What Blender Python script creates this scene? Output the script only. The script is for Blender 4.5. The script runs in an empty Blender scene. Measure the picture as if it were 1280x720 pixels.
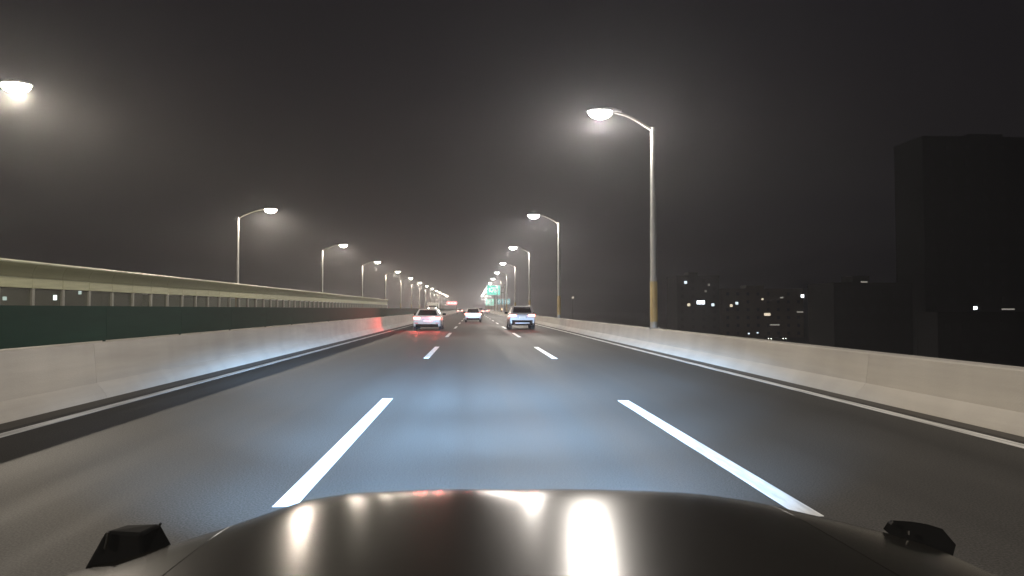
import bpy, bmesh, math, random
from mathutils import Vector, Matrix
R = math.radians
random.seed(7)
S = bpy.context.scene
COL = S.collection

# ------------------------------------------------------------------ camera, world, exposure
CAM_H = 1.453
F_PX, PX_W, PX_H = 846.0, 1280.0, 720.0
cam_data = bpy.data.cameras.new('camera')
cam = bpy.data.objects.new('camera', cam_data)
COL.objects.link(cam)
cam.location = (0, 0, CAM_H)
cam.rotation_euler = (R(90 + 1.76), 0, R(-3.247))
cam_data.sensor_width = 36.0
cam_data.lens = F_PX / PX_W * 36.0
cam_data.clip_start = 0.05
cam_data.clip_end = 6000
S.camera = cam
S.render.resolution_x, S.render.resolution_y = 1024, 576

world = bpy.data.worlds.new('World')
S.world = world
world.use_nodes = True
wn = world.node_tree
bg = wn.nodes['Background']
sky = wn.nodes.new('ShaderNodeTexSky')
sky.sky_type = 'NISHITA'
sky.sun_disc = False
sky.sun_elevation = R(-4)
sky.sun_rotation = R(200)
sky.air_density = 1.0
sky.dust_density = 4.0
# night sky over a city: what is left of the twilight plus an even warm-grey city glow
glow = wn.nodes.new('ShaderNodeMix'); glow.data_type = 'RGBA'; glow.blend_type = 'ADD'
glow.inputs[0].default_value = 1.0
wn.links.new(sky.outputs[0], glow.inputs[6])
glow.inputs[7].default_value = (0.075, 0.066, 0.078, 1)
wn.links.new(glow.outputs[2], bg.inputs[0])
bg.inputs[1].default_value = 0.10

moon = bpy.data.lights.new('moon', 'SUN'); moon.energy = 0.004; moon.angle = R(0.5); moon.color = (0.85, 0.9, 1)
mo = bpy.data.objects.new('moon', moon); COL.objects.link(mo); mo.rotation_euler = (R(40), R(10), R(160))

vs = S.view_settings
vs.view_transform = 'Standard'; vs.look = 'None'; vs.exposure = 0.0; vs.gamma = 1.0
S.render.engine = 'CYCLES'
S.cycles.use_denoising = True
S.cycles.max_bounces = 6
S.cycles.volume_bounces = 0
S.cycles.transparent_max_bounces = 12
S.cycles.sample_clamp_indirect = 4.0

CAMM = cam.rotation_euler.to_matrix()
def ray(px, py):
    d = CAMM @ Vector(((px - 640) / F_PX, -(py - 360) / F_PX, -1.0))
    return d / d.y                      # per metre of forward distance
def at(px, py, y):                      # the point on the plane at forward distance y
    d = ray(px, py)
    return Vector((d.x * y, y, CAM_H + d.z * y))

# ------------------------------------------------------------------ materials
MATS = {}
def mat(name, col, rough=0.6, metal=0.0, spec=0.5, noise=None, coat=0.0, emit=None, estr=0.0, bump=None):
    """noise = (scale xyz, amount, detail): procedural colour variation; bump = (scale, strength)"""
    m = bpy.data.materials.new(name); m.use_nodes = True
    nt = m.node_tree; p = nt.nodes['Principled BSDF']
    p.inputs['Base Color'].default_value = (*col, 1)
    p.inputs['Roughness'].default_value = rough
    p.inputs['Metallic'].default_value = metal
    p.inputs['Specular IOR Level'].default_value = spec
    p.inputs['Coat Weight'].default_value = coat
    p.inputs['Coat Roughness'].default_value = 0.05
    if emit:
        p.inputs['Emission Color'].default_value = (*emit, 1); p.inputs['Emission Strength'].default_value = estr
    tc = None
    if noise:
        (sx, sy, sz), amt, det = noise
        tc = nt.nodes.new('ShaderNodeTexCoord'); mp = nt.nodes.new('ShaderNodeMapping')
        mp.inputs['Scale'].default_value = (sx, sy, sz)
        nt.links.new(tc.outputs['Object'], mp.inputs[0])
        n = nt.nodes.new('ShaderNodeTexNoise'); n.inputs['Scale'].default_value = 1.0
        n.inputs['Detail'].default_value = det; n.inputs['Roughness'].default_value = 0.65
        nt.links.new(mp.outputs[0], n.inputs['Vector'])
        cr = nt.nodes.new('ShaderNodeMapRange')
        cr.inputs[1].default_value = 0.25; cr.inputs[2].default_value = 0.75
        cr.inputs[3].default_value = 1 - amt; cr.inputs[4].default_value = 1 + amt
        nt.links.new(n.outputs[0], cr.inputs[0])
        mx = nt.nodes.new('ShaderNodeMix'); mx.data_type = 'RGBA'; mx.blend_type = 'MULTIPLY'
        mx.inputs[0].default_value = 1.0; mx.inputs[6].default_value = (*col, 1)
        nt.links.new(cr.outputs[0], mx.inputs[7]); nt.links.new(mx.outputs[2], p.inputs['Base Color'])
        if bump:
            b = nt.nodes.new('ShaderNodeBump'); b.inputs['Strength'].default_value = bump[1]
            b.inputs['Distance'].default_value = 0.01
            n2 = nt.nodes.new('ShaderNodeTexNoise'); n2.inputs['Scale'].default_value = bump[0]; n2.inputs['Detail'].default_value = 4
            nt.links.new(tc.outputs['Object'], n2.inputs['Vector'])
            nt.links.new(n2.outputs[0], b.inputs['Height']); nt.links.new(b.outputs[0], p.inputs['Normal'])
    MATS[name] = m
    return m

mat('ground', (0.05, 0.047, 0.042), 0.9, noise=((.02, .02, .02), .5, 4))
mat('deck', (0.28, 0.27, 0.25), 0.85, noise=((.5, .1, .5), .25, 5))
mat('concrete', (0.39, 0.365, 0.325), 0.8, noise=((1.4, .12, 2.2), .17, 6), bump=(40, .25))
def streaks(m, scale, lo):
    nt = m.node_tree; p = nt.nodes['Principled BSDF']; src = p.inputs['Base Color'].links[0].from_socket
    tc = nt.nodes.new('ShaderNodeTexCoord'); mp = nt.nodes.new('ShaderNodeMapping'); mp.inputs['Scale'].default_value = scale
    nt.links.new(tc.outputs['Object'], mp.inputs[0])
    n = nt.nodes.new('ShaderNodeTexNoise'); n.inputs['Scale'].default_value = 1; n.inputs['Detail'].default_value = 8; nt.links.new(mp.outputs[0], n.inputs['Vector'])
    r = nt.nodes.new('ShaderNodeMapRange'); r.inputs[1].default_value = .42; r.inputs[2].default_value = .62; r.inputs[3].default_value = 1; r.inputs[4].default_value = lo
    nt.links.new(n.outputs[0], r.inputs[0])
    mx = nt.nodes.new('ShaderNodeMix'); mx.data_type = 'RGBA'; mx.blend_type = 'MULTIPLY'; mx.inputs[0].default_value = 1
    nt.links.new(src, mx.inputs[6]); nt.links.new(r.outputs[0], mx.inputs[7]); nt.links.new(mx.outputs[2], p.inputs['Base Color'])
streaks(MATS['concrete'], (.6, .9, .35), .90)
mat('kerbstone', (0.34, 0.31, 0.26), 0.85, noise=((1.0, .15, 1.0), .3, 6))
mat('gutter_dark', (0.045, 0.038, 0.028), 0.9, noise=((3, .2, 1), .4, 5))
mat('paint_white', (0.80, 0.80, 0.78), 0.55, noise=((6, 2.0, 1), .10, 6), bump=(90, .3))
mat('paint_edge', (0.72, 0.71, 0.68), 0.6, noise=((6, .4, 1), .16, 6))
streaks(MATS['paint_white'], (14, 2.2, 1), .72); streaks(MATS['paint_edge'], (14, .9, 1), .6)
mat('galvanised', (0.27, 0.265, 0.25), 0.5, .2, noise=((2, 2, .7), .12, 4))
mat('pole_sleeve', (0.34, 0.25, 0.11), 0.55, noise=((5, 5, 1.5), .3, 5))
mat('lamp_housing', (0.30, 0.30, 0.30), 0.4, .3)
mat('screen_green', (0.008, 0.027, 0.019), 0.8, spec=.08, noise=((1, .3, 3), .25, 4))
mat('olive_panel', (0.12, 0.125, 0.06), 0.6, noise=((1, .18, 4), .30, 5))
mat('louvre_panel', (0.25, 0.255, 0.15), 0.6, noise=((1, .22, 3), .22, 5))
mat('cap_rail', (0.42, 0.44, 0.33), 0.5, noise=((1, .15, 1), .15, 5))
mat('barrier_post', (0.13, 0.13, 0.11), 0.5, .2, noise=((2, 2, 2), .2, 4))
mat('ego_paint', (0.014, 0.013, 0.011), 0.21, 0.0, .30).node_tree.nodes['Principled BSDF'].inputs['IOR'].default_value = 1.25
mat('black_plastic', (0.006, 0.006, 0.006), 0.9, spec=.1)
mat('chrome', (0.75, 0.75, 0.75), 0.12, 1.0)
mat('car_white', (0.58, 0.57, 0.57), 0.28, coat=.5)
mat('car_silver', (0.36, 0.35, 0.36), 0.32, .35, coat=.5)
mat('car_pearl', (0.52, 0.51, 0.51), 0.3, coat=.5)
mat('car_dark', (0.05, 0.055, 0.06), 0.3, coat=.5)
mat('truck_paint', (0.55, 0.54, 0.50), 0.45)
mat('car_glass', (0.012, 0.013, 0.015), 0.08, spec=.6)
mat('tyre', (0.015, 0.015, 0.015), 0.85)
mat('rim', (0.45, 0.45, 0.46), 0.3, .8)
mat('plate', (0.62, 0.66, 0.72), 0.5, emit=(1, 1, 1), estr=.15)
mat('tail_red', (0.5, 0.02, 0.02), 0.25, emit=(1.0, .30, .24), estr=9.0)
mat('reflector_red', (0.55, 0.05, 0.04), 0.2)
mat('head_white', (0.8, 0.8, 0.8), 0.2, emit=(1, .95, .85), estr=14)
mat('lens_white', (0.9, 0.9, 0.9), 0.2, emit=(1.0, .96, .90), estr=22)
mat('lens_warm', (0.9, 0.9, 0.9), 0.2, emit=(1.0, .90, .70), estr=22)
mat('sign_green', (0.0, 0.35, 0.24), 0.5, emit=(0.03, .66, .56), estr=.8)  # all sign faces: emission stands in for headlight returned by reflective sheeting
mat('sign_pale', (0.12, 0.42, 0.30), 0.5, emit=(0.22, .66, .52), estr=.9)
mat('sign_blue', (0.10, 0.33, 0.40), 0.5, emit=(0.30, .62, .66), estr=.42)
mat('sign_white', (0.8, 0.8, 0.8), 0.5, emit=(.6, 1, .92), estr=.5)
mat('led_red', (0.3, 0.02, 0.02), 0.5, emit=(1.0, .30, .30), estr=1.5)
mat('led_text', (0.8, 0.3, 0.3), 0.5, emit=(1.0, .70, .66), estr=2.0)
mat('dark_wall', (0.022, 0.021, 0.023), 0.85, noise=((.1, .1, .1), .25, 4))
mat('brown_wall', (0.20, 0.145, 0.10), 0.85, noise=((.1, .1, .1), .25, 4))
mat('grey_wall', (0.07, 0.07, 0.07), 0.85, noise=((.1, .1, .1), .25, 4))
mat('dark_pane', (0.012, 0.012, 0.014), 0.5)
mat('lit_cool', (0.6, 0.6, 0.6), 0.5, emit=(.78, .90, 1), estr=1.6)
mat('lit_warm', (0.6, 0.6, 0.6), 0.5, emit=(1, .84, .62), estr=1.1)
mat('lit_dim', (0.6, 0.6, 0.6), 0.5, emit=(1, .92, .80), estr=.30)
mat('lit_bright', (0.6, 0.6, 0.6), 0.5, emit=(.86, .94, 1), estr=6)
mat('lit_orange', (0.6, 0.6, 0.6), 0.5, emit=(1, .62, .34), estr=4)

# asphalt: two scales of grain, wheel tracks along the road
def asphalt():
    m = bpy.data.materials.new('asphalt'); m.use_nodes = True; nt = m.node_tree; p = nt.nodes['Principled BSDF']
    L = nt.links.new; N = nt.nodes.new
    tc = N('ShaderNodeTexCoord')
    n1 = N('ShaderNodeTexNoise'); n1.inputs['Scale'].default_value = 70; n1.inputs['Detail'].default_value = 6
    L(tc.outputs['Object'], n1.inputs['Vector'])
    mp = N('ShaderNodeMapping'); mp.inputs['Scale'].default_value = (1.3, .035, 1); L(tc.outputs['Object'], mp.inputs[0])
    n2 = N('ShaderNodeTexNoise'); n2.inputs['Scale'].default_value = 1.0; n2.inputs['Detail'].default_value = 5
    L(mp.outputs[0], n2.inputs['Vector'])
    mp3 = N('ShaderNodeMapping'); mp3.inputs['Scale'].default_value = (.5, .12, 1); L(tc.outputs['Object'], mp3.inputs[0])
    n3 = N('ShaderNodeTexNoise'); n3.inputs['Scale'].default_value = 1.0; n3.inputs['Detail'].default_value = 3
    L(mp3.outputs[0], n3.inputs['Vector'])
    def rng(src, lo, hi):
        r = N('ShaderNodeMapRange'); r.inputs[1].default_value = .3; r.inputs[2].default_value = .7
        r.inputs[3].default_value = lo; r.inputs[4].default_value = hi; L(src, r.inputs[0]); return r.outputs[0]
    def mul(a, b):
        q = N('ShaderNodeMath'); q.operation = 'MULTIPLY'; L(a, q.inputs[0]); L(b, q.inputs[1]); return q.outputs[0]
    f = mul(mul(rng(n1.outputs[0], .5, 1.5), rng(n2.outputs[0], .78, 1.2)), rng(n3.outputs[0], .9, 1.1))
    mx = N('ShaderNodeMix'); mx.data_type = 'RGBA'; mx.blend_type = 'MULTIPLY'; mx.inputs[0].default_value = 1
    mx.inputs[6].default_value = (0.052, 0.049, 0.045, 1); L(f, mx.inputs[7]); L(mx.outputs[2], p.inputs['Base Color'])
    L(rng(n2.outputs[0], .62, .80), p.inputs['Roughness'])
    p.inputs['Specular IOR Level'].default_value = .12
    b = N('ShaderNodeBump'); b.inputs['Strength'].default_value = .5; b.inputs['Distance'].default_value = .006
    L(n1.outputs[0], b.inputs['Height']); L(b.outputs[0], p.inputs['Normal'])
    MATS['asphalt'] = m
asphalt()
def glass_mat(name, tint, refl):
    m = bpy.data.materials.new(name); m.use_nodes = True; nt = m.node_tree
    nt.nodes.remove(nt.nodes['Principled BSDF'])
    out = nt.nodes['Material Output']
    t = nt.nodes.new('ShaderNodeBsdfTransparent'); t.inputs[0].default_value = (*tint, 1)
    g = nt.nodes.new('ShaderNodeBsdfPrincipled'); g.inputs['Base Color'].default_value = (.30, .30, .25, 1); g.inputs['Roughness'].default_value = .3
    mx = nt.nodes.new('ShaderNodeMixShader'); mx.inputs[0].default_value = refl
    nt.links.new(t.outputs[0], mx.inputs[1]); nt.links.new(g.outputs[0], mx.inputs[2]); nt.links.new(mx.outputs[0], out.inputs[0])
    MATS[name] = m
glass_mat('clear_panel', (.72, .76, .70), .14)
glass_mat('window_glass', (.7, .75, .75), .3)

# ------------------------------------------------------------------ helpers
class MB:
    def __init__(s): s.bm = bmesh.new()
    def face(s, pts):
        s.bm.faces.new([s.bm.verts.new(p) for p in pts])
    def box(s, lo, hi, bevel=0.0, seg=1):
        c = [(x, y, z) for z in (lo[2], hi[2]) for y in (lo[1], hi[1]) for x in (lo[0], hi[0])]
        return s.hexa([c[0], c[1], c[3], c[2], c[4], c[5], c[7], c[6]], bevel, seg)
    def hexa(s, c, bevel=0.0, seg=1):               # 4 bottom corners ccw, 4 top corners ccw
        v = [s.bm.verts.new(p) for p in c]
        fs = [s.bm.faces.new([v[i] for i in q]) for q in
              ((3, 2, 1, 0), (4, 5, 6, 7), (0, 1, 5, 4), (1, 2, 6, 5), (2, 3, 7, 6), (3, 0, 4, 7))]
        if bevel:
            es = {e for f in fs for e in f.edges}
            bmesh.ops.bevel(s.bm, geom=list(es), offset=bevel, segments=seg, affect='EDGES', profile=.5)
        return s
    def loft(s, rings, closed=True, caps=True):
        vr = [[s.bm.verts.new(p) for p in r] for r in rings]
        n = len(rings[0])
        for a, b in zip(vr, vr[1:]):
            for i in range(n if closed else n - 1):
                j = (i + 1) % n
                s.bm.faces.new((a[i], a[j], b[j], b[i]))
        if caps and closed:
            s.bm.faces.new(list(reversed(vr[0]))); s.bm.faces.new(vr[-1])
        return s
    def tube(s, pts, radii, n=10, sy=1.0):
        pts = [Vector(p) for p in pts]; rings = []
        for i, p in enumerate(pts):
            d = (pts[min(i + 1, len(pts) - 1)] - pts[max(i - 1, 0)]).normalized()
            u = d.cross(Vector((0, 1, 0)));
            if u.length < 1e-3: u = d.cross(Vector((1, 0, 0)))
            u.normalize(); w = d.cross(u).normalized()
            r = radii[i] if isinstance(radii, (list, tuple)) else radii
            rings.append([p + u * r * math.cos(2 * math.pi * k / n) + w * r * sy * math.sin(2 * math.pi * k / n) for k in range(n)])
        return s.loft(rings)
    def mesh(s, name, m, smooth=False, sharp=35):
        bmesh.ops.recalc_face_normals(s.bm, faces=s.bm.faces)
        me = bpy.data.meshes.new(name)
        if smooth:
            for f in s.bm.faces: f.smooth = True
            for e in s.bm.edges:
                if len(e.link_faces) == 2 and e.calc_face_angle(0) > R(sharp): e.smooth = False
        s.bm.to_mesh(me); s.bm.free()
        me.materials.append(MATS[m] if isinstance(m, str) else m)
        return me
    def build(s, name, m, parent=None, smooth=False, sharp=35):
        return link(name, s.mesh(name, m, smooth, sharp), parent)
def link(name, me, parent=None, loc=(0, 0, 0), rz=0):
    o = bpy.data.objects.new(name, me); COL.objects.link(o)
    o.parent = parent; o.location = loc; o.rotation_euler = (0, 0, rz)
    return o
def tag(o, label, cat, group=None):
    o['label'] = label; o['category'] = cat
    if group: o['group'] = group
    return o
def empty(name, loc=(0, 0, 0), rz=0):
    o = bpy.data.objects.new(name, None); COL.objects.link(o); o.location = loc; o.rotation_euler = (0, 0, rz)
    o.empty_display_size = .3
    return o
def struct(o): o['kind'] = 'structure'; return o
def copy_tree(o, parent=None):
    c = o.copy(); COL.objects.link(c); c.parent = parent
    for ch in list(o.children): copy_tree(ch, c)
    return c
ORD = ['first', 'second', 'third', 'fourth', 'fifth', 'sixth', 'seventh', 'eighth', 'ninth', 'tenth', 'eleventh', 'twelfth',
       'thirteenth', 'fourteenth', 'fifteenth', 'sixteenth', 'seventeenth', 'eighteenth', 'nineteenth', 'twentieth']

# ------------------------------------------------------------------ setting: ground, deck, road
Y0, Y1 = -60.0, 640.0
XL, XR = -5.40, 5.80            # edge lines of our carriageway
LANES = (-1.385, 2.365)         # dashed lines
gb = MB(); gb.face([(-1500, -600, -12), (1500, -600, -12), (1500, 2400, -12), (-1500, 2400, -12)])
struct(gb.build('ground', 'ground'))
db = MB(); db.box((-17.75, Y0, -1.7), (7.0, Y1, -0.03))
struct(db.build('viaduct_deck', 'deck'))
rb = MB(); rb.box((-6.02, Y0, -.05), (6.34, Y1, 0.0))
road = struct(rb.build('road', 'asphalt'))
ob = MB(); ob.box((-16.4, Y0, -.05), (-6.72, Y1, 0.0))
road_far = struct(ob.build('opposite_road', 'asphalt'))
DASH_FAR = 11.1                 # far end of the nearest dash, 6 m paint and 9 m gap
dash = MB(); dash.box((-.085, -6, 0.0), (.085, 0, .004)); dm = dash.mesh('lane_dash', 'paint_white')
for X, off in ((LANES[0], 0.0), (LANES[1], -.45)):
    for k in range(-2, 30):
        o = link('lane_dash', dm, road, (X, DASH_FAR + off + 15 * k, 0.001))
for X in (XL, XR):
    b = MB(); b.box((X - .085, Y0, .001), (X + .085, Y1, .005)); b.build('edge_line', 'paint_edge', road)
for X in (-6.9, -16.0):
    b = MB(); b.box((X - .075, Y0, .001), (X + .075, Y1, .005)); b.build('edge_line', 'paint_edge', road_far)
# dark gutter strips between the edge lines and the barriers
for a, b_ in ((-6.0, -5.62), (5.98, 6.32)):
    b = MB(); b.box((a, Y0, .001), (b_, Y1, .004)); b.build('gutter_strip', 'gutter_dark', road)

# ------------------------------------------------------------------ concrete barriers (profile swept in segments)
def barrier_mesh(name, prof, length, gap=.003):
    b = MB()
    rings = [[(x, y, z) for x, z in prof] for y in (gap, length - gap)]
    b.loft(rings); return b.mesh(name, 'concrete', True, 20)
SEG = 13.8
HR, HL = .735, .895             # heights of the right and the median barrier
prof_r = [(6.22, 0), (6.25, .07), (6.40, .24), (6.46, HR - .02), (6.48, HR), (6.78, HR), (6.80, HR - .02), (6.82, -.02), (6.22, -.02)]
prof_l = [(-5.94, 0), (-5.97, .08), (-6.11, .25), (-6.165, HL - .02), (-6.185, HL), (-6.545, HL), (-6.565, HL - .02), (-6.62, .25), (-6.75, .08), (-6.78, -.02), (-5.94, -.02)]
prof_o = [(-16.42, 0), (-16.45, .08), (-16.62, .28), (-16.68, .98), (-16.70, 1.0), (-17.0, 1.0), (-17.02, .98), (-17.04, -.02), (-16.42, -.02)]
def barrier(prof, label, y_first, group=None):
    r = empty('concrete_barrier', (prof[0][0], 0, 0))
    tag(r, label, 'barrier', group)
    me = barrier_mesh('segment', [(x - prof[0][0], z) for x, z in prof], SEG)
    n = int((Y1 - y_first) // SEG)
    for k in range(n): link('segment', me, r, (0, y_first + SEG * k, 0))
    return r
barrier(prof_r, 'low pale concrete barrier along the right edge of the road', 24.3 - 4 * SEG + .25)
barrier(prof_l, 'concrete median barrier on the left, under the dark green screen', -30.0)
barrier(prof_o, 'concrete parapet on the far side of the opposite road', -30.0)

# dark green anti-glare screen on the median barrier: panels between slim posts
scr = empty('antiglare_screen', (-6.30, 0, HL)); tag(scr, 'dark green panel screen standing on the median barrier', 'screen')
PL = 3.0; PH = 1.50 - HL
b = MB(); b.box((-.012, .003, .02), (.012, PL - .003, PH), .002); pm_ = b.mesh('panel', 'screen_green')
b = MB(); b.box((-.035, -.03, 0), (-.013, .03, PH - .03)); sp_ = b.mesh('post', 'screen_green')
for k in range(-4, 110):
    link('panel', pm_, scr, (0, PL * k, 0))
    if k < 70: link('post', sp_, scr, (0, PL * k, 0))

# ------------------------------------------------------------------ noise barrier beyond the opposite road
nb = empty('noise_barrier', (-16.85, 0, 1.0))
tag(nb, 'long noise barrier with clear lower panes and olive top panels, far left', 'noise barrier')
BAY, NB0, NB1 = 1.9, 9.7, 134.0
nbay = int((NB1 - NB0) / BAY)
b = MB(); b.box((-.08, -.075, 0), (.10, .075, 1.23), .01); postm = b.mesh('post', 'barrier_post')
b = MB(); b.box((-.015, .08, .02), (.015, BAY - .08, 1.20)); glm = b.mesh('glass_panel', 'clear_panel')
b = MB(); b.box((-.06, .01, 1.235), (.06, BAY - .01, 1.62), .012); bem = b.mesh('beam_panel', 'louvre_panel')
b = MB()      # the top panel leans inwards over the road, with a rounded crook
pts = [(.02, 1.625), (.05, 1.8), (.12, 1.98), (.24, 2.15)]
outer = [(x, z) for x, z in pts]; inner = [(x - .06, z + .02) for x, z in reversed(pts)]
b.loft([[(x, y, z) for x, z in outer + inner] for y in (.006, BAY - .006)]); upm = b.mesh('upper_panel', 'olive_panel', True, 40)
for k in range(nbay + 1):
    y = NB0 + BAY * k
    link('post', postm, nb, (0, y, 0))
    if k < nbay:
        link('glass_panel', glm, nb, (0, y, 0)); link('beam_panel', bem, nb, (0, y, 0)); link('upper_panel', upm, nb, (0, y, 0))
b = MB(); b.tube([(.22, NB0, 2.19), (.22, NB0 + BAY * nbay, 2.19)], .055, 8); b.build('cap_rail', 'cap_rail', nb, True)

# ------------------------------------------------------------------ street lamps
def make_lamp(arm_len, side, lens, col, power, base_z):
    """side: direction of the arm in x (+1 right). Origin at the foot of the pole."""
    r = empty('street_lamp')
    H = 8.15 - base_z; top = 8.72 - base_z
    b = MB(); b.box((-.20, -.20, 0), (.20, .20, .03), .008)
    for sx in (-1, 1):
        for sy in (-1, 1): b.tube([(sx * .15, sy * .15, .03), (sx * .15, sy * .15, .07)], .018, 6)
    b.build('base_plate', 'galvanised', r)
    b = MB(); b.tube([(0, 0, .03), (0, 0, 1.7), (0, 0, 1.7 + (H - 1.7) * .5), (0, 0, H)], [.135, .125, .105, .085], 14)
    b.build('pole', 'galvanised', r, True)
    b = MB(); b.tube([(0, 0, .25), (0, 0, 1.72)], [.142, .136], 14); b.build('sleeve', 'pole_sleeve', r, True)
    b = MB(); b.tube([(0, 0, 1.72), (0, 0, 1.77)], .15, 14); b.build('band', 'galvanised', r, True)
    b = MB(); n = 8; pts = []
    for i in range(n + 1):
        t = i / n; pts.append((side * arm_len * t * .86, 0, H - .12 + (top - H + .10) * math.sin(t * math.pi / 2)))
    b.tube(pts, [.06 - .02 * i / n for i in range(n + 1)], 10); b.build('arm', 'galvanised', r, True)
    # head: flat tapered housing, convex lens underneath
    cx = side * arm_len
    b = MB(); rings = []
    for t, w, h in ((-.72, .07, .05), (-.5, .18, .10), (-.15, .31, .14), (.28, .31, .13), (.52, .2, .07), (.6, .06, .02)):
        rings.append([(cx + side * t, w * math.cos(a), top + max(h * math.sin(a), -.01)) for a in [2 * math.pi * k / 12 for k in range(12)]])
    b.loft(rings); hd = b.build('lamp_head', 'lamp_housing', r, True, 50)
    b = MB(); rings = []
    for q in range(6):
        a = q / 5 * math.pi / 2 * .97
        rr = math.cos(a); zz = -math.sin(a) * .27 - .014
        rings.append([(cx + side * .08 + .46 * rr * math.cos(2 * math.pi * k / 14), .30 * rr * math.sin(2 * math.pi * k / 14), top + zz) for k in range(14)])
    b.loft(rings); b.build('lens', lens, hd, True)
    l = bpy.data.lights.new('lamp_light', 'POINT'); l.energy = power; l.color = col
    l.shadow_soft_size = .09
    # road luminaire photometry: most of the light leaves at a flat angle, little straight down or up
    l.use_nodes = True; nt = l.node_tree; em = nt.nodes['Emission']
    tc = nt.nodes.new('ShaderNodeTexCoord'); sp = nt.nodes.new('ShaderNodeSeparateXYZ'); nt.links.new(tc.outputs['Normal'], sp.inputs[0])
    mr = nt.nodes.new('ShaderNodeMapRange'); mr.inputs[1].default_value = -1; mr.inputs[2].default_value = 1; nt.links.new(sp.outputs[2], mr.inputs[0])
    cv = nt.nodes.new('ShaderNodeValToRGB'); nt.links.new(mr.outputs[0], cv.inputs[0])
    els = cv.color_ramp.elements
    RAMP = ((0, .20), (.15, .22), (.26, .45), (.30, 1.0), (.38, 1.0), (.44, .38), (.5, .18), (.575, .06), (1, .02))
    els[0].color = (RAMP[0][1],) * 3 + (1,); els[-1].color = (RAMP[-1][1],) * 3 + (1,)
    for p, q in RAMP[1:-1]:
        e = els.new(p); e.color = (q, q, q, 1)
    ml = nt.nodes.new('ShaderNodeMath'); ml.operation = 'MULTIPLY'; ml.inputs[1].default_value = 3.0
    nt.links.new(cv.outputs[0], ml.inputs[0]); nt.links.new(ml.outputs[0], em.inputs['Strength'])
    lo = bpy.data.objects.new('lamp_light', l); COL.objects.link(lo); lo.parent = r
    lo.location = (cx + side * .08, 0, top - .385)
    return r
LAMP_STEP = 27.6
PX_R, PX_L = 6.60, -17.15
proto_r = make_lamp(1.88, -1, 'lens_white', (1.0, .92, .83), 2300, HR)
proto_l = make_lamp(2.25, 1, 'lens_warm', (1.0, .88, .72), 2400, 1.0)
def place(proto, x, z, y, first, label=None, group=None):
    o = proto if first else copy_tree(proto)
    o.location = (x, y, z)
    tag(o, label, 'street lamp', group)
    return o
for k in range(-2, 14):
    yr = 24.5 + LAMP_STEP * k; yl = 22.6 + LAMP_STEP * k
    if k < 0:
        lr = 'street lamp on the right barrier ' + ('just behind the camera' if k == -1 else 'well behind the camera')
        ll = 'street lamp beyond the noise barrier ' + ('just behind the camera' if k == -1 else 'well behind the camera')
    else:
        lr = ('nearest and most glaring street lamp, pole standing on the right barrier' if k == 0 else
              ORD[k] + ' street lamp along the right barrier, counted from the camera')
        ll = ('warm street lamp cut by the left picture edge, nearest on that side' if k == 0 else
              ORD[k] + ' warm street lamp along the far left side, counted from the camera')
    place(proto_r, PX_R, HR, yr, k == -2, lr, 'street lamps along the right barrier')
    place(proto_l, PX_L, 1.0, yl, k == -2, ll, 'street lamps along the far left side')

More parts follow.
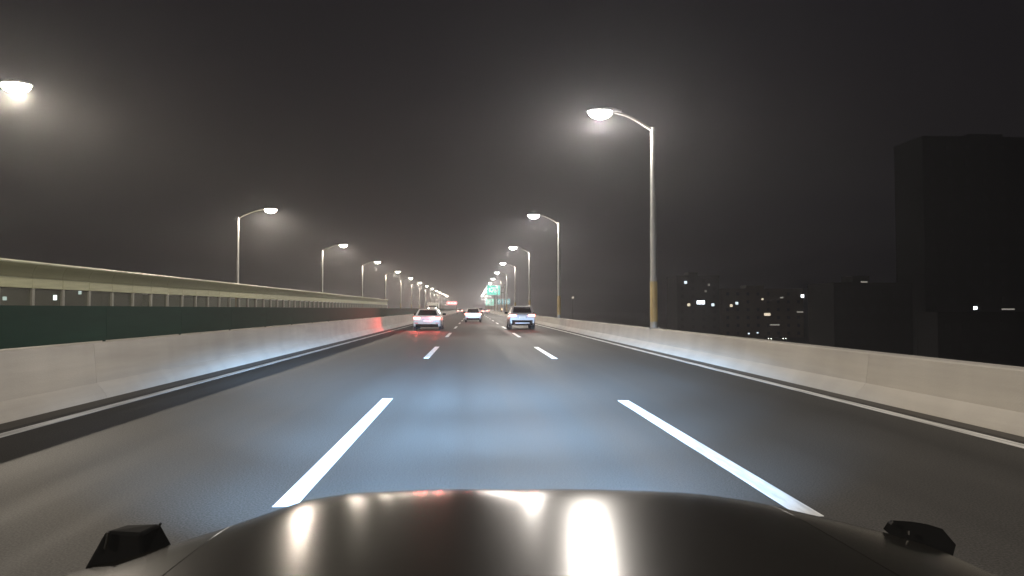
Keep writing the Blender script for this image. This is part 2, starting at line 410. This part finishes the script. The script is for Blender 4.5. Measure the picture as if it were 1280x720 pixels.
# ------------------------------------------------------------------ vehicles ahead
def quad_on(c, u0, u1, v0, v1, off):
    """patch on the quad c (bl, br, tr, tl), pushed out along its normal"""
    bl, br, tr, tl = [Vector(p) for p in c]
    n = (br - bl).cross(tl - bl).normalized()
    def P(u, v): return (bl * (1 - u) + br * u) * (1 - v) + (tl * (1 - u) + tr * u) * v
    q = [P(u0, v0), P(u1, v0), P(u1, v1), P(u0, v1)]
    return [p - n * .01 for p in q] + [p + n * off for p in q]
def make_car(paint, spec, lights='tail', name='car'):
    """origin under the middle of the rear bumper, nose along +y"""
    W = spec['w'] / 2; H = spec['h']; zt = spec['belt']; root = empty(name)
    b = MB(); rings = []
    for y, wf, zb, ztop in spec['stations']:
        w = W * wf
        half = [(w * .78, zb), (w * .95, zb + .06), (w, zb + .26), (w * .992, (zb + ztop) / 2 + .08), (w * .965, ztop - .10), (w * .90, ztop - .025), (w * .6, ztop)]
        rings.append([(x, y, z) for x, z in half] + [(-x, y, z) for x, z in reversed(half)])
    b.loft(rings)
    y0, y1, y2, y3, wb, wt = spec['cabin']
    wb *= W; wt *= W; z0 = zt - .05; z1 = H
    B = [(-wb, y0, z0), (wb, y0, z0), (wb, y1, z0), (-wb, y1, z0)]
    T = [(-wt, y2, z1), (wt, y2, z1), (wt, y3, z1), (-wt, y3, z1)]
    b.hexa(B + T, .07, 3)
    b.build('body', paint, root, True, 40)
    def win(nm, q, *uv):
        m = MB(); m.hexa(quad_on(q, *uv, .006)); return m.build(nm, 'car_glass', root)
    v0 = spec.get('win_v0', .16)
    win('rear_window', (B[0], B[1], T[1], T[0]), .09, .91, v0, .86)
    win('windscreen', (B[2], B[3], T[3], T[2]), .08, .92, .12, .88)
    for q in ((B[1], B[2], T[2], T[1]), (B[3], B[0], T[0], T[3])):
        fl = q[0][0] < 0
        for u0, u1 in ((.13, .34), (.36, .60), (.62, .86)): win('side_window', q, u0, u1, .22, .86)
    yr = spec['stations'][0][0]
    for s in (-1, 1):
        # tail light: a wrap-round block with a stepped inner end
        b = MB(); x0, x1, za, zb_ = spec['tail']
        b.hexa([(s * x1, yr + .16, za), (s * x1, yr - .005, za + .01), (s * x0, yr - .022, za + .03), (s * x0, yr + .1, za + .03),
                (s * x1, yr + .18, zb_), (s * x1, yr + .005, zb_), (s * x0, yr - .018, zb_ - .01), (s * x0, yr + .1, zb_ - .01)], .01)
        b.build('taillight', 'tail_red' if lights == 'tail' else 'reflector_red', root)
        yf = spec['stations'][-1][0]
        b = MB(); b.box((min(s * W * .5, s * W * .82), yf - .16, .60), (max(s * W * .5, s * W * .82), yf + .012, .72), .02)
        b.build('headlight', 'head_white' if lights == 'head' else 'rim', root)
        # mirror
        b = MB(); my = y1 - .45
        b.box((min(s * W * .95, s * (W + .19)), my, zt + .02), (max(s * W * .95, s * (W + .19)), my + .11, zt + .16), .03, 2)
        b.build('mirror', spec.get('mirror', 'black_plastic'), root, True)
        b = MB(); b.box((min(s * W * .62, s * W * .86), yr - .02, spec['refl'] - .025), (max(s * W * .62, s * W * .86), yr + .05, spec['refl'] + .025), .008)
        b.build('reflector', spec.get('refl_mat', 'reflector_red'), root)
    b = MB(); zb = spec['stations'][0][2]
    b.box((-W * .80, yr - .03, zb - .10), (W * .80, yr + .30, zb + spec.get('dark_h', .14)), .03, 2)
    b.build('rear_bumper', 'black_plastic', root, True)
    b = MB(); pz = spec['plate']; b.box((-.23, yr - .022, pz - .07), (.23, yr + .03, pz + .07), .006); b.build('licence_plate', 'plate', root)
    b = MB(); b.box((-.30, yr - .016, pz + .09), (.30, yr + .05, pz + .125), .008); b.build('trim_bar', 'chrome', root)
    if spec.get('stripe'):
        b = MB(); b.box((-W * .55, yr - .045, zb + .02), (W * .55, yr, zb + .10), .012); b.build('skid_plate', 'car_silver', root)
    if spec.get('rails'):
        for s in (-1, 1):
            b = MB(); b.tube([(s * wt * .86, y2 + .25, H - .01), (s * wt * .86, y2 + .35, H + .05), (s * wt * .86, y3 - .35, H + .05), (s * wt * .86, y3 - .2, H - .01)], .022, 6)
            b.build('roof_rail', 'car_silver', root, True)
        b = MB(); b.hexa([(-wt * .88, y2 - .16, H - .09), (wt * .88, y2 - .16, H - .09), (wt * .88, y2 + .1, H - .03), (-wt * .88, y2 + .1, H - .03),
                          (-wt * .86, y2 - .16, H - .05), (wt * .86, y2 - .16, H - .05), (wt * .86, y2 + .1, H + .012), (-wt * .86, y2 + .1, H + .012)], .012)
        b.build('spoiler', paint, root)
    rad = spec.get('wheel', .33)
    for s in (-1, 1):
        for wy in spec['axles']:
            b = MB(); b.tube([(s * (W - .22), wy, rad), (s * (W - .20), wy, rad), (s * (W - .02), wy, rad), (s * (W + .008), wy, rad)], [rad * .9, rad, rad, rad * .92], 20)
            tw = b.build('tyre', 'tyre', root, True, 50); tw.name = 'wheel'
            b = MB(); b.tube([(s * (W - .05), wy, rad), (s * (W + .014), wy, rad)], [rad * .66, rad * .6], 10); b.build('rim', 'rim', tw)
    return root
def red_glow(root, W, z, power, az=0):
    for s in (-1, 1):
        l = bpy.data.lights.new('taillight_glow', 'AREA'); l.energy = power; l.color = (1, .10, .08); l.shape = 'RECTANGLE'; l.size = .36; l.size_y = .14
        o = bpy.data.objects.new('taillight_glow', l); COL.objects.link(o); o.parent = root
        o.location = (s * W * .7, -.12, z); o.rotation_euler = (R(90 + 22), 0, R(180 - az))
SEDAN = dict(w=1.88, h=1.44, belt=.98, cabin=(.42, 3.55, 1.05, 2.75, .90, .66), tail=(.44, .88, .74, .90), refl=.50, plate=.66, axles=(.95, 3.75), wheel=.33, dark_h=.10,
             stations=[(0, .90, .34, .93), (.07, .965, .27, .985), (.4, 1.0, .22, 1.0), (1.2, 1.0, .2, .985), (2.6, 1.0, .2, .97), (3.6, .99, .2, .93), (4.25, .95, .22, .84), (4.62, .85, .26, .72), (4.72, .72, .3, .6)])
SUV = dict(w=1.84, h=1.66, belt=1.06, cabin=(.10, 3.35, .50, 2.75, .93, .72), tail=(.42, .89, .90, 1.05), refl=.52, plate=.86, axles=(.85, 3.55), wheel=.36, dark_h=.26, win_v0=.24, stripe=True, rails=True,
           refl_mat='plate', stations=[(0, .92, .40, 1.03), (.06, .97, .34, 1.08), (.4, 1.0, .28, 1.09), (1.2, 1.0, .26, 1.08), (2.6, 1.0, .26, 1.07), (3.5, .99, .28, 1.02), (4.2, .95, .3, .94), (4.5, .86, .34, .82), (4.58, .74, .38, .7)])
HATCH = dict(w=1.76, h=1.52, belt=.99, cabin=(.16, 3.3, .62, 2.6, .92, .70), tail=(.42, .87, .80, .98), refl=.50, plate=.72, axles=(.75, 3.35), wheel=.33, dark_h=.12, win_v0=.2,
             stations=[(0, .91, .36, .95), (.07, .97, .3, 1.0), (.4, 1.0, .24, 1.01), (1.2, 1.0, .22, .995), (2.4, 1.0, .22, .98), (3.3, .99, .22, .93), (3.9, .94, .24, .84), (4.2, .84, .28, .72), (4.28, .72, .32, .6)])
sedan = make_car('car_white', SEDAN); sedan.location = (-3.10, 45.3, 0.0)
tag(sedan, 'white sedan ahead in the left lane beside the median barrier', 'car', 'cars driving ahead'); red_glow(sedan, .94, .82, 130, 40)
suv = make_car('car_silver', SUV); suv.location = (3.40, 47.2, 0)
tag(suv, 'silver suv with roof rails ahead in the right lane', 'car', 'cars driving ahead'); red_glow(suv, .92, .98, 12)
mid = make_car('car_pearl', HATCH); mid.location = (-.05, 72, 0)
tag(mid, 'pale hatchback ahead in the middle lane between the dashed lines', 'car', 'cars driving ahead'); red_glow(mid, .88, .9, 15)
for (px, y, X, lab, src) in ((0, 138, 1.2, 'distant pale car seen just right of the hatchback roof', suv), (0, 205, -4.1, 'distant car near the median, left of the middle-lane hatchback', mid),
                             (0, 190, 3.2, 'nearest of the distant car tail lights right of the middle-lane hatchback', mid), (0, 250, 5.0, 'distant car farthest right beneath the green road signs', sedan),
                             (0, 300, .6, 'farthest car in the middle lane, almost lost in the haze', mid)):
    c = copy_tree(src); c.location = (X, y, 0); tag(c, lab, 'car', 'cars driving ahead')
    for ch in list(c.children):
        if ch.type == 'LIGHT': bpy.data.objects.remove(ch)

# box truck coming the other way, only its top shows over the screen
tr = empty('box_truck', (-9.1, 150, 0)); tag(tr, 'oncoming box truck with lit headlamps beyond the median screen', 'truck')
b = MB(); b.hexa([(-1.05, 0, .5), (1.05, 0, .5), (1.05, 1.8, .5), (-1.05, 1.8, .5), (-1.0, .35, 2.3), (1.0, .35, 2.3), (1.0, 1.8, 2.3), (-1.0, 1.8, 2.3)], .08, 2); b.build('cab', 'truck_paint', tr, True)
b = MB(); b.box((-1.15, 1.95, .75), (1.15, 7.0, 2.85), .04); b.build('cargo_box', 'truck_paint', tr)
b = MB(); b.hexa(quad_on(((-1.05, 0, .5), (1.05, 0, .5), (1.0, .35, 2.3), (-1.0, .35, 2.3)), .08, .92, .68, .92, .01)); b.build('windscreen', 'car_glass', tr)
for s in (-1, 1):
    b = MB(); b.tube([(s * .82, .12, 1.50), (s * .82, .30, 1.50)], [.17, .15], 12); b.build('headlight', 'head_white', tr)
    b = MB(); b.box((min(s * 1.06, s * 1.3), .2, 1.6), (max(s * 1.06, s * 1.3), .28, 2.0), .02); b.build('mirror', 'black_plastic', tr)
    for wy in (1.0, 5.6):
        b = MB(); b.tube([(s * .8, wy, .42), (s * 1.05, wy, .42)], .42, 16); b.build('wheel', 'tyre', tr, True, 50)

# ------------------------------------------------------------------ road signs
def sign_panel(root, x0, x1, z0, z1, m, strokes, y=0):
    b = MB(); b.box((x0, y - .04, z0), (x1, y + .04, z1)); p = b.build('panel', m, root)
    fr = MB(); t = .10
    for lo, hi in (((x0, z0), (x1, z0 + t)), ((x0, z1 - t), (x1, z1)), ((x0, z0 + t), (x0 + t, z1 - t)), ((x1 - t, z0 + t), (x1, z1 - t))):
        fr.box((lo[0], y - .055, lo[1]), (hi[0], y - .041, hi[1]))
    fr.build('border', 'sign_white', p)
    w, h = x1 - x0, z1 - z0
    for (u0, v0, u1, v1, th) in strokes:
        a = Vector((x0 + u0 * w, y - .05, z0 + v0 * h)); c = Vector((x0 + u1 * w, y - .05, z0 + v1 * h))
        d = (c - a).normalized(); n = Vector((-d.z, 0, d.x)) * th * h / 2
        q = MB(); q.hexa([a - n + Vector((0, .008, 0)), c - n + Vector((0, .008, 0)), c - n - Vector((0, .008, 0)), a - n - Vector((0, .008, 0)),
                          a + n + Vector((0, .008, 0)), c + n + Vector((0, .008, 0)), c + n - Vector((0, .008, 0)), a + n - Vector((0, .008, 0))])
        q.build('mark', 'sign_white', p)
    return p
def mast(root, x, h, ztop, xin, zs=()):
    b = MB(); b.tube([(x, .25, 0), (x, .25, h)], [.22, .17], 12); b.build('mast', 'galvanised', root, True)
    for z in zs:
        b = MB(); b.tube([(x, .25, z), (xin, .25, z)], .11, 10); b.build('arm', 'galvanised', root, True)
def sign_at(px0, py0, px1, py1, y):
    a = at(px0, py1, y); c = at(px1, py0, y); return a.x, c.x, a.z, c.z
big = [(.30, .72, .70, .72, .10), (.16, .5, .40, .30, .12), (.40, .30, .50, .62, .12), (.60, .62, .60, .25, .12), (.60, .45, .80, .45, .10), (.72, .3, .84, .6, .1), (.2, .3, .2, .7, .08), (.14, .62, .28, .62, .08)]
Ys = 205
x0, x1, z0, z1 = sign_at(608.5, 356.5, 625.5, 369, Ys)
s1 = empty('road_sign', (9.0, Ys, -.0)); tag(s1, 'large bright green overhead sign on a cantilever mast, uppermost of the signs', 'sign', 'road signs ahead')
sign_panel(s1, x0 - 9, x1 - 9, z0, z1, 'sign_green', big); mast(s1, .25, z1 + .3, z1, x0 - 8.6, (z0 + .8, z1 - .8))
Ys = 330
x0, x1, z0, z1 = sign_at(607, 373.5, 617.5, 382, Ys)
s2 = empty('road_sign', (9.6, Ys, 0)); tag(s2, 'pale green sign farther along, right under the big green sign', 'sign', 'road signs ahead')
sign_panel(s2, x0 - 9.6, x1 - 9.6, z0, z1, 'sign_pale', [(.25, .65, .75, .65, .12), (.25, .4, .6, .4, .12)]); mast(s2, .9, z1, z1, x0 - 9.3, (z0 + .8, z1 - .8))
Ys = 240
x0, x1, z0, z1 = sign_at(620.5, 373.5, 638, 380.5, Ys)
s3 = empty('road_sign', ((x0 + x1) / 2, Ys, -12)); tag(s3, 'bluish white lettered sign board right of the green signs', 'sign', 'road signs ahead')
cx = (x0 + x1) / 2
sign_panel(s3, x0 - cx, x1 - cx, z0 + 12, z1 + 12, 'sign_blue', [(.1, .5, .22, .8, .12), (.16, .3, .16, .75, .1), (.3, .3, .3, .8, .12), (.3, .6, .42, .6, .1), (.5, .3, .58, .75, .12), (.66, .3, .66, .8, .1), (.72, .55, .88, .55, .12), (.80, .3, .80, .8, .1)])
for s in (-1, 1):
    b = MB(); b.tube([(s * 1.6, .2, 0), (s * 1.6, .2, z1 + 11.8)], .16, 10); b.build('post', 'galvanised', s3, True)
Ys = 255
x0, x1, z0, z1 = sign_at(558.5, 376.5, 571.5, 381.3, Ys)
s4 = empty('message_board', (-6.36, Ys, HL)); tag(s4, 'red glowing message board over the median far ahead', 'sign')
b = MB(); b.box((x0 + 6.36, -.15, z0 - HL), (x1 + 6.36, .15, z1 - HL), .02); p = b.build('housing', 'black_plastic', s4)
b = MB(); b.box((x0 + 6.36 + .06, -.17, z0 - HL + .06), (x1 + 6.36 - .06, -.152, z1 - HL - .06)); b.build('display', 'led_red', s4)
for k in range(6):
    xx = x0 + 6.36 + .35 + k * (x1 - x0 - .5) / 6
    b = MB(); b.box((xx, -.19, z0 - HL + .42), (xx + .34, -.172, z1 - HL - .42)); b.build('character', 'led_text', s4)
b = MB(); b.tube([(0, .3, 0), (0, .3, z1 - HL)], .12, 10); b.tube([(0, .3, z1 - HL - .3), (x0 + 6.6, .3, z1 - HL - .3)], .08, 8); b.build('mast', 'galvanised', s4, True)
# amber beacon post at the gore
bp = at(628, 393, 150)
bc = empty('beacon_post', (6.64, 158, HR)); tag(bc, 'small amber warning lamp on a short post below the sign mast', 'warning lamp')
b = MB(); b.tube([(0, 0, 0), (0, 0, .9)], .04, 8); b.build('post', 'galvanised', bc)
b = MB(); b.tube([(0, 0, .45), (0, -.001, .75)], [.12, .12], 10); b.build('lamp', 'lit_orange', bc)

# ------------------------------------------------------------------ buildings and lights beyond the road
def building(name, label, px0, px1, pytop, y, depth, wallm, lit=(), cell=3.2, group='buildings in the dark beyond the road', cols=40, rows=20, stair=True):
    a = at(px0, pytop, y); c = at(px1, pytop, y)
    w = c.x - a.x; top = a.z + 12
    r = empty(name, ((a.x + c.x) / 2, y + depth / 2, -12)); tag(r, label, 'building', group)
    hw, hd = w / 2, depth / 2
    b = MB(); b.box((-hw, -hd, 0), (hw, hd, top)); b.build('wall', wallm, r)
    b = MB(); t = .3
    for lo, hi in (((-hw - .1, -hd - .1), (hw + .1, -hd + t)), ((-hw - .1, hd - t), (hw + .1, hd + .1)), ((-hw - .1, -hd + t), (-hw + t, hd - t)), ((hw - t, -hd + t), (hw + .1, hd - t))):
        b.box((lo[0], lo[1], top), (hi[0], hi[1], top + .9))
    b.build('parapet', wallm, r)
    if stair: b = MB(); b.box((-hw * .3, -hd * .4, top), (hw * .15, hd * .4, top + 2.6), .05); b.build('stair_house', wallm, r)
    nc = max(2, min(cols, int(w / cell))); nr = max(1, min(rows, int(top / 3.3)))
    sx = w / nc; sz = top / nr
    litc = {}
    for (px, py, m, ww, hh) in lit:
        p = at(px, py, y); i = min(nc - 1, max(0, int((p.x - a.x) / sx))); j = min(nr - 1, max(0, int((p.z + 12) / sz)))
        litc[(i, j)] = (m, p.x - (a.x + c.x) / 2, p.z + 12, ww, hh)
    shared = {}
    def wmesh(ww, hh, m):
        k = (ww, hh, m)
        if k not in shared:
            q = MB(); q.box((-ww / 2, -.02, -hh / 2), (ww / 2, .06, hh / 2)); pane = q.mesh('pane', m)
            q = MB(); t = .07
            for lo, hi in (((-ww / 2 - t, -hh / 2 - t), (ww / 2 + t, -hh / 2)), ((-ww / 2 - t, hh / 2), (ww / 2 + t, hh / 2 + t)), ((-ww / 2 - t, -hh / 2), (-ww / 2, hh / 2)), ((ww / 2, -hh / 2), (ww / 2 + t, hh / 2))):
                q.box((lo[0], -.06, lo[1]), (hi[0], .06, hi[1]))
            shared[k] = (pane, q.mesh('window', wallm))
        return shared[k]
    for i in range(nc):
        for j in range(nr):
            if (i, j) in litc:
                m, x, z, ww, hh = litc[(i, j)]
            else:
                m, x, z, ww, hh = 'dark_pane', -hw + (i + .5) * sx, (j + .55) * sz, 1.4, 1.5
            pane, frm = wmesh(ww, hh, m)
            f = link('window', frm, r, (x, -hd - .01, z)); link('pane', pane, f)
    return r
W_ = (1.3, 1.2)
building('apartment_block', 'dark block with a bright bluish shop sign, right of the near lamp pole', 846, 899, 347, 300, 16, 'grey_wall',
         [(857, 353, 'lit_cool', *W_), (861, 381, 'lit_warm', *W_), (876, 378, 'lit_bright', 3.6, 1.5), (891, 381, 'lit_cool', *W_), (886, 356, 'lit_dim', 1, 1), (882, 364, 'lit_dim', 1, 1)], cell=4.2, rows=9)
building('apartment_block', 'brownish low block dotted with small lit windows beside the dark block', 903, 1004, 363, 310, 18, 'brown_wall',
         [(914, 382, 'lit_warm', *W_), (921, 379, 'lit_cool', *W_), (945, 373, 'lit_dim', *W_), (953, 374, 'lit_warm', 1.0, .8), (977, 372, 'lit_dim', 1.6, .6), (1003, 370, 'lit_bright', 1.4, 1.4),
          (959, 393, 'lit_warm', 3.0, 1.3), (968, 406, 'lit_dim', 5.0, .6), (1000, 390, 'lit_dim', 3.0, .6)], cell=4.4, rows=7)
building('office_block', 'near-black flat-roofed block left of the tower', 1042, 1140, 358, 150, 12, 'dark_wall', [(1080, 352.5, 'lit_dim', 1.6, .3)], cell=2.4, rows=6)
building('tower_block', 'tall near-black tower filling the right side of the sky', 1153, 1350, 174, 170, 12, 'dark_wall', [(1219, 385, 'lit_bright', 1.0, .8), (1260, 386.5, 'lit_dim', 3.6, .35)], cell=4.6, rows=13)
building('podium_block', 'low dark building in front of the black tower', 1172, 1360, 396, 120, 6, 'dark_wall', [], cell=3.4, rows=3, stair=False)
building('apartment_block', 'dark building glimpsed through the clear panes of the noise barrier', -70, 128, 352, 170, 20, 'dark_wall',
         [(6, 373, 'lit_cool', 1.0, .9), (40, 372, 'lit_dim', .8, .8), (69, 372, 'lit_bright', .9, 1.2), (100, 366, 'lit_cool', .8, .8), (110, 367, 'lit_warm', .7, .8)], cell=3.6, rows=5)
for (px, py, y, m, lab) in ((936, 417, 268, 'lit_cool', 'left one of two small white street lights low beyond the right barrier'), (947, 416, 272, 'lit_cool', 'right one of two small white street lights low beyond the right barrier'),
                            (716, 372, 240, 'lit_warm', 'lone warm street light right of the silver suv')):
    p = at(px, py, y); r = empty('small_street_light', (p.x, y, -12)); tag(r, lab, 'street light', 'small lights below the road')
    b = MB(); b.tube([(0, .1, 0), (0, .1, p.z + 12.3)], [.09, .06], 8); b.build('post', 'galvanised', r)
    b = MB(); q, t = (1.25, .12) if px > 1200 else (.35, .28); b.tube([(-q, 0, p.z + 12), (-q * .6, 0, p.z + 12), (q * .6, 0, p.z + 12), (q, 0, p.z + 12)], [t * .4, t, t, t * .4], 10); b.build('lantern', m, r, True)
oncar = make_car('car_dark', HATCH, 'head')
for i, (px, lab) in enumerate(((957, 'dark car with lit headlights on the lower street, left one of two'), (975, 'dark car with lit headlights on the lower street, right one of two'))):
    p = at(px, 425, 288); c = oncar if i == 0 else copy_tree(oncar)
    c.location = (p.x, 288, -12); c.rotation_euler = (0, 0, R(180)); tag(c, lab, 'car', 'cars on the lower street')

# ------------------------------------------------------------------ the car the camera rides in: bonnet, wings, front
OUT = [(40, 733), (80, 719), (150, 700), (215, 681), (280, 661), (336, 642), (385, 625), (440, 616), (500, 613.5), (640, 612), (780, 613), (870, 617), (940, 627), (1000, 641), (1060, 655), (1110, 668), (1160, 683), (1200, 697), (1260, 722)]
XC = .08
def crown(X): return .440 + .095 * ((X - XC) / .85) ** 2
edge = []
for px, py in OUT:
    d = ray(px, py); X = 0
    for _ in range(20):
        Y = crown(X) / -d.z; X = d.x * Y
    edge.append((X, Y))
def edge_y(X):
    if X <= edge[0][0]: return edge[0][1] + (X - edge[0][0]) * .9
    if X >= edge[-1][0]: return edge[-1][1] - (X - edge[-1][0]) * .9
    for (xa, ya), (xb, yb) in zip(edge, edge[1:]):
        if xa <= X <= xb: return ya + (yb - ya) * (X - xa) / (xb - xa)
T2, T15 = math.tan(R(1.6)), math.tan(R(15.5))
def bonnet_z(X, d):                 # d = distance behind the visible edge
    k = .085
    if d >= 0: g = T2 * d - (T15 - T2) * k * (1 - math.exp(-d / k))
    else:      g = T15 * d - 3.2 * d * d
    return CAM_H - crown(X) + (g if d < 0 else g + 2 * 0) if d < 0 else CAM_H - crown(X) + T2 * d + (T15 - T2) * k * (1 - math.exp(-d / k))
ego = empty('own_car', (XC, 1.0, 0)); tag(ego, 'glossy black bonnet of the car the camera rides in', 'car')
def skin(name, xa, xb, nx):
    b = MB(); ds = [1.35, 1.0, .75, .55, .4, .3, .22, .16, .11, .07, .04, .015, -.01, -.03, -.06, -.09, -.12, -.15]
    rows = []
    for d in ds:
        rows.append([b.bm.verts.new((X - XC, edge_y(X) - d - 1.0, bonnet_z(X, d))) for X in [xa + (xb - xa) * i / nx for i in range(nx + 1)]])
    for a, c in zip(rows, rows[1:]):
        for i in range(nx): b.bm.faces.new((a[i], a[i + 1], c[i + 1], c[i]))
    o = b.build(name, 'ego_paint', ego, True, 60)
    m = o.modifiers.new('thickness', 'SOLIDIFY'); m.thickness = .012; m.offset = -1; m.use_rim = False
    return o
skin('bonnet', -.53, .73, 40)
skin('wing', -.90, -.533, 14)
skin('wing', .732, 1.04, 12)
# front bumper below the bonnet lip, seen from outside only
b = MB(); rings = []
for z, off in ((.88, .05), (.80, .15), (.62, .2), (.42, .2), (.26, .12)):
    rings.append([(X - XC, edge_y(X) + off - 1.0, z) for X in [-.86 + 1.88 * i / 20 for i in range(21)]])
b.loft(rings, closed=False); b.build('front_bumper', 'ego_paint', ego, True, 50)
for s in (-1, 1):
    X = XC + s * .64
    b = MB(); b.box((X - XC - .17, edge_y(X) + .10 - 1.0, .66), (X - XC + .17, edge_y(X) + .24 - 1.0, .80), .03, 2); b.build('headlamp', 'head_white', ego, True)
    # a dipped beam: a broad near flood and a stronger flat main lobe that stops short of the horizon
    for pw, size, sq, dip in ((12000, 76, .24, 8.6), (52000, 56, .19, 4.2), (130000, 46, .118, 3.1)):
        l = bpy.data.lights.new('headlamp_beam', 'SPOT'); l.energy = pw; l.color = (.33, .61, 1.0); l.spot_size = R(size); l.spot_blend = 1.0; l.shadow_soft_size = .07
        o = bpy.data.objects.new('headlamp_beam', l); COL.objects.link(o); o.parent = ego
        o.location = (X - XC, edge_y(X) + .34 - 1.0, .73); o.rotation_euler = (R(90 - dip), 0, R(-s * 1.0)); o.scale = (1, sq, 1)
    for wy in (.95,):
        b = MB(); b.tube([(s * .66, wy - 1.0, .36), (s * .68, wy - 1.0, .36), (s * .86, wy - 1.0, .36), (s * .88, wy - 1.0, .36)], [.32, .36, .36, .33], 24); tw = b.build('wheel', 'tyre', ego, True, 50)
        b = MB(); b.tube([(s * .84, wy - 1.0, .36), (s * .885, wy - 1.0, .36)], [.24, .22], 12); b.build('rim', 'rim', tw)
# black fittings standing on the wings
def on_skin(px, py):                # forward distance where a pixel's ray meets the bonnet's crown height
    d = ray(px, py); X = 0
    for _ in range(20):
        Y = crown(X) / -d.z; X = d.x * Y
    return Y
def P(px, py, y):
    p = at(px, py, y); return Vector((p.x - XC, y - 1.0, p.z))
b = MB(); ya, yb = on_skin(150, 702) - .01, on_skin(215, 683) + .02
b.hexa([P(104, 712, ya), P(178, 700, ya), P(218, 684, yb), P(120, 712, yb), P(131, 664, ya), P(176, 667, ya), P(201, 654, yb), P(158, 656, yb)], .006, 2)
fl = b.build('wing_marker', 'black_plastic', ego)
b = MB(); b.tube([P(131, 686, ya - .006), P(133.5, 676, ya - .006), P(135, 665, ya - .006)], .0035, 6); b.build('trim', 'chrome', fl)
b = MB(); b.tube([P(199, 657, yb - .01), P(201, 654, yb - .01)], .003, 6); b.build('trim', 'chrome', fl)
yc = on_skin(1145, 679) - .03
PTS = [(1104, 661), (1110, 652), (1117, 650.5), (1140, 652), (1160, 655.5), (1178, 661), (1195, 681), (1190, 700), (1174, 696), (1152, 688), (1132, 682), (1122, 672), (1112, 668)]
b = MB(); b.loft([[P(x, y, q) for x, y in PTS] for q in (yc, yc + .02, yc + .05)]); fr = b.build('wing_marker', 'black_plastic', ego)
b = MB(); b.tube([P(1112, 655, yc - .012), P(1115, 651, yc - .012)], .004, 6); b.build('trim', 'chrome', fr)
b = MB(); b.tube([P(1135, 663, yc - .016), P(1135, 668, yc - .016)], .004, 6); b.build('trim', 'chrome', fr)

# ------------------------------------------------------------------ hazy night air
hz = bpy.data.materials.new('haze_air'); hz.use_nodes = True; nt = hz.node_tree
nt.nodes.remove(nt.nodes['Principled BSDF'])
v = nt.nodes.new('ShaderNodeVolumePrincipled'); v.inputs['Color'].default_value = (.90, .90, .95, 1)
v.inputs['Density'].default_value = .0010; v.inputs['Anisotropy'].default_value = .70
nt.links.new(v.outputs[0], nt.nodes['Material Output'].inputs['Volume'])
b = MB(); b.box((-1510, -610, -13), (1510, 2410, 60))
h = b.build('haze', hz); h['kind'] = 'stuff'; h['label'] = 'thin night haze glowing around the street lamps'
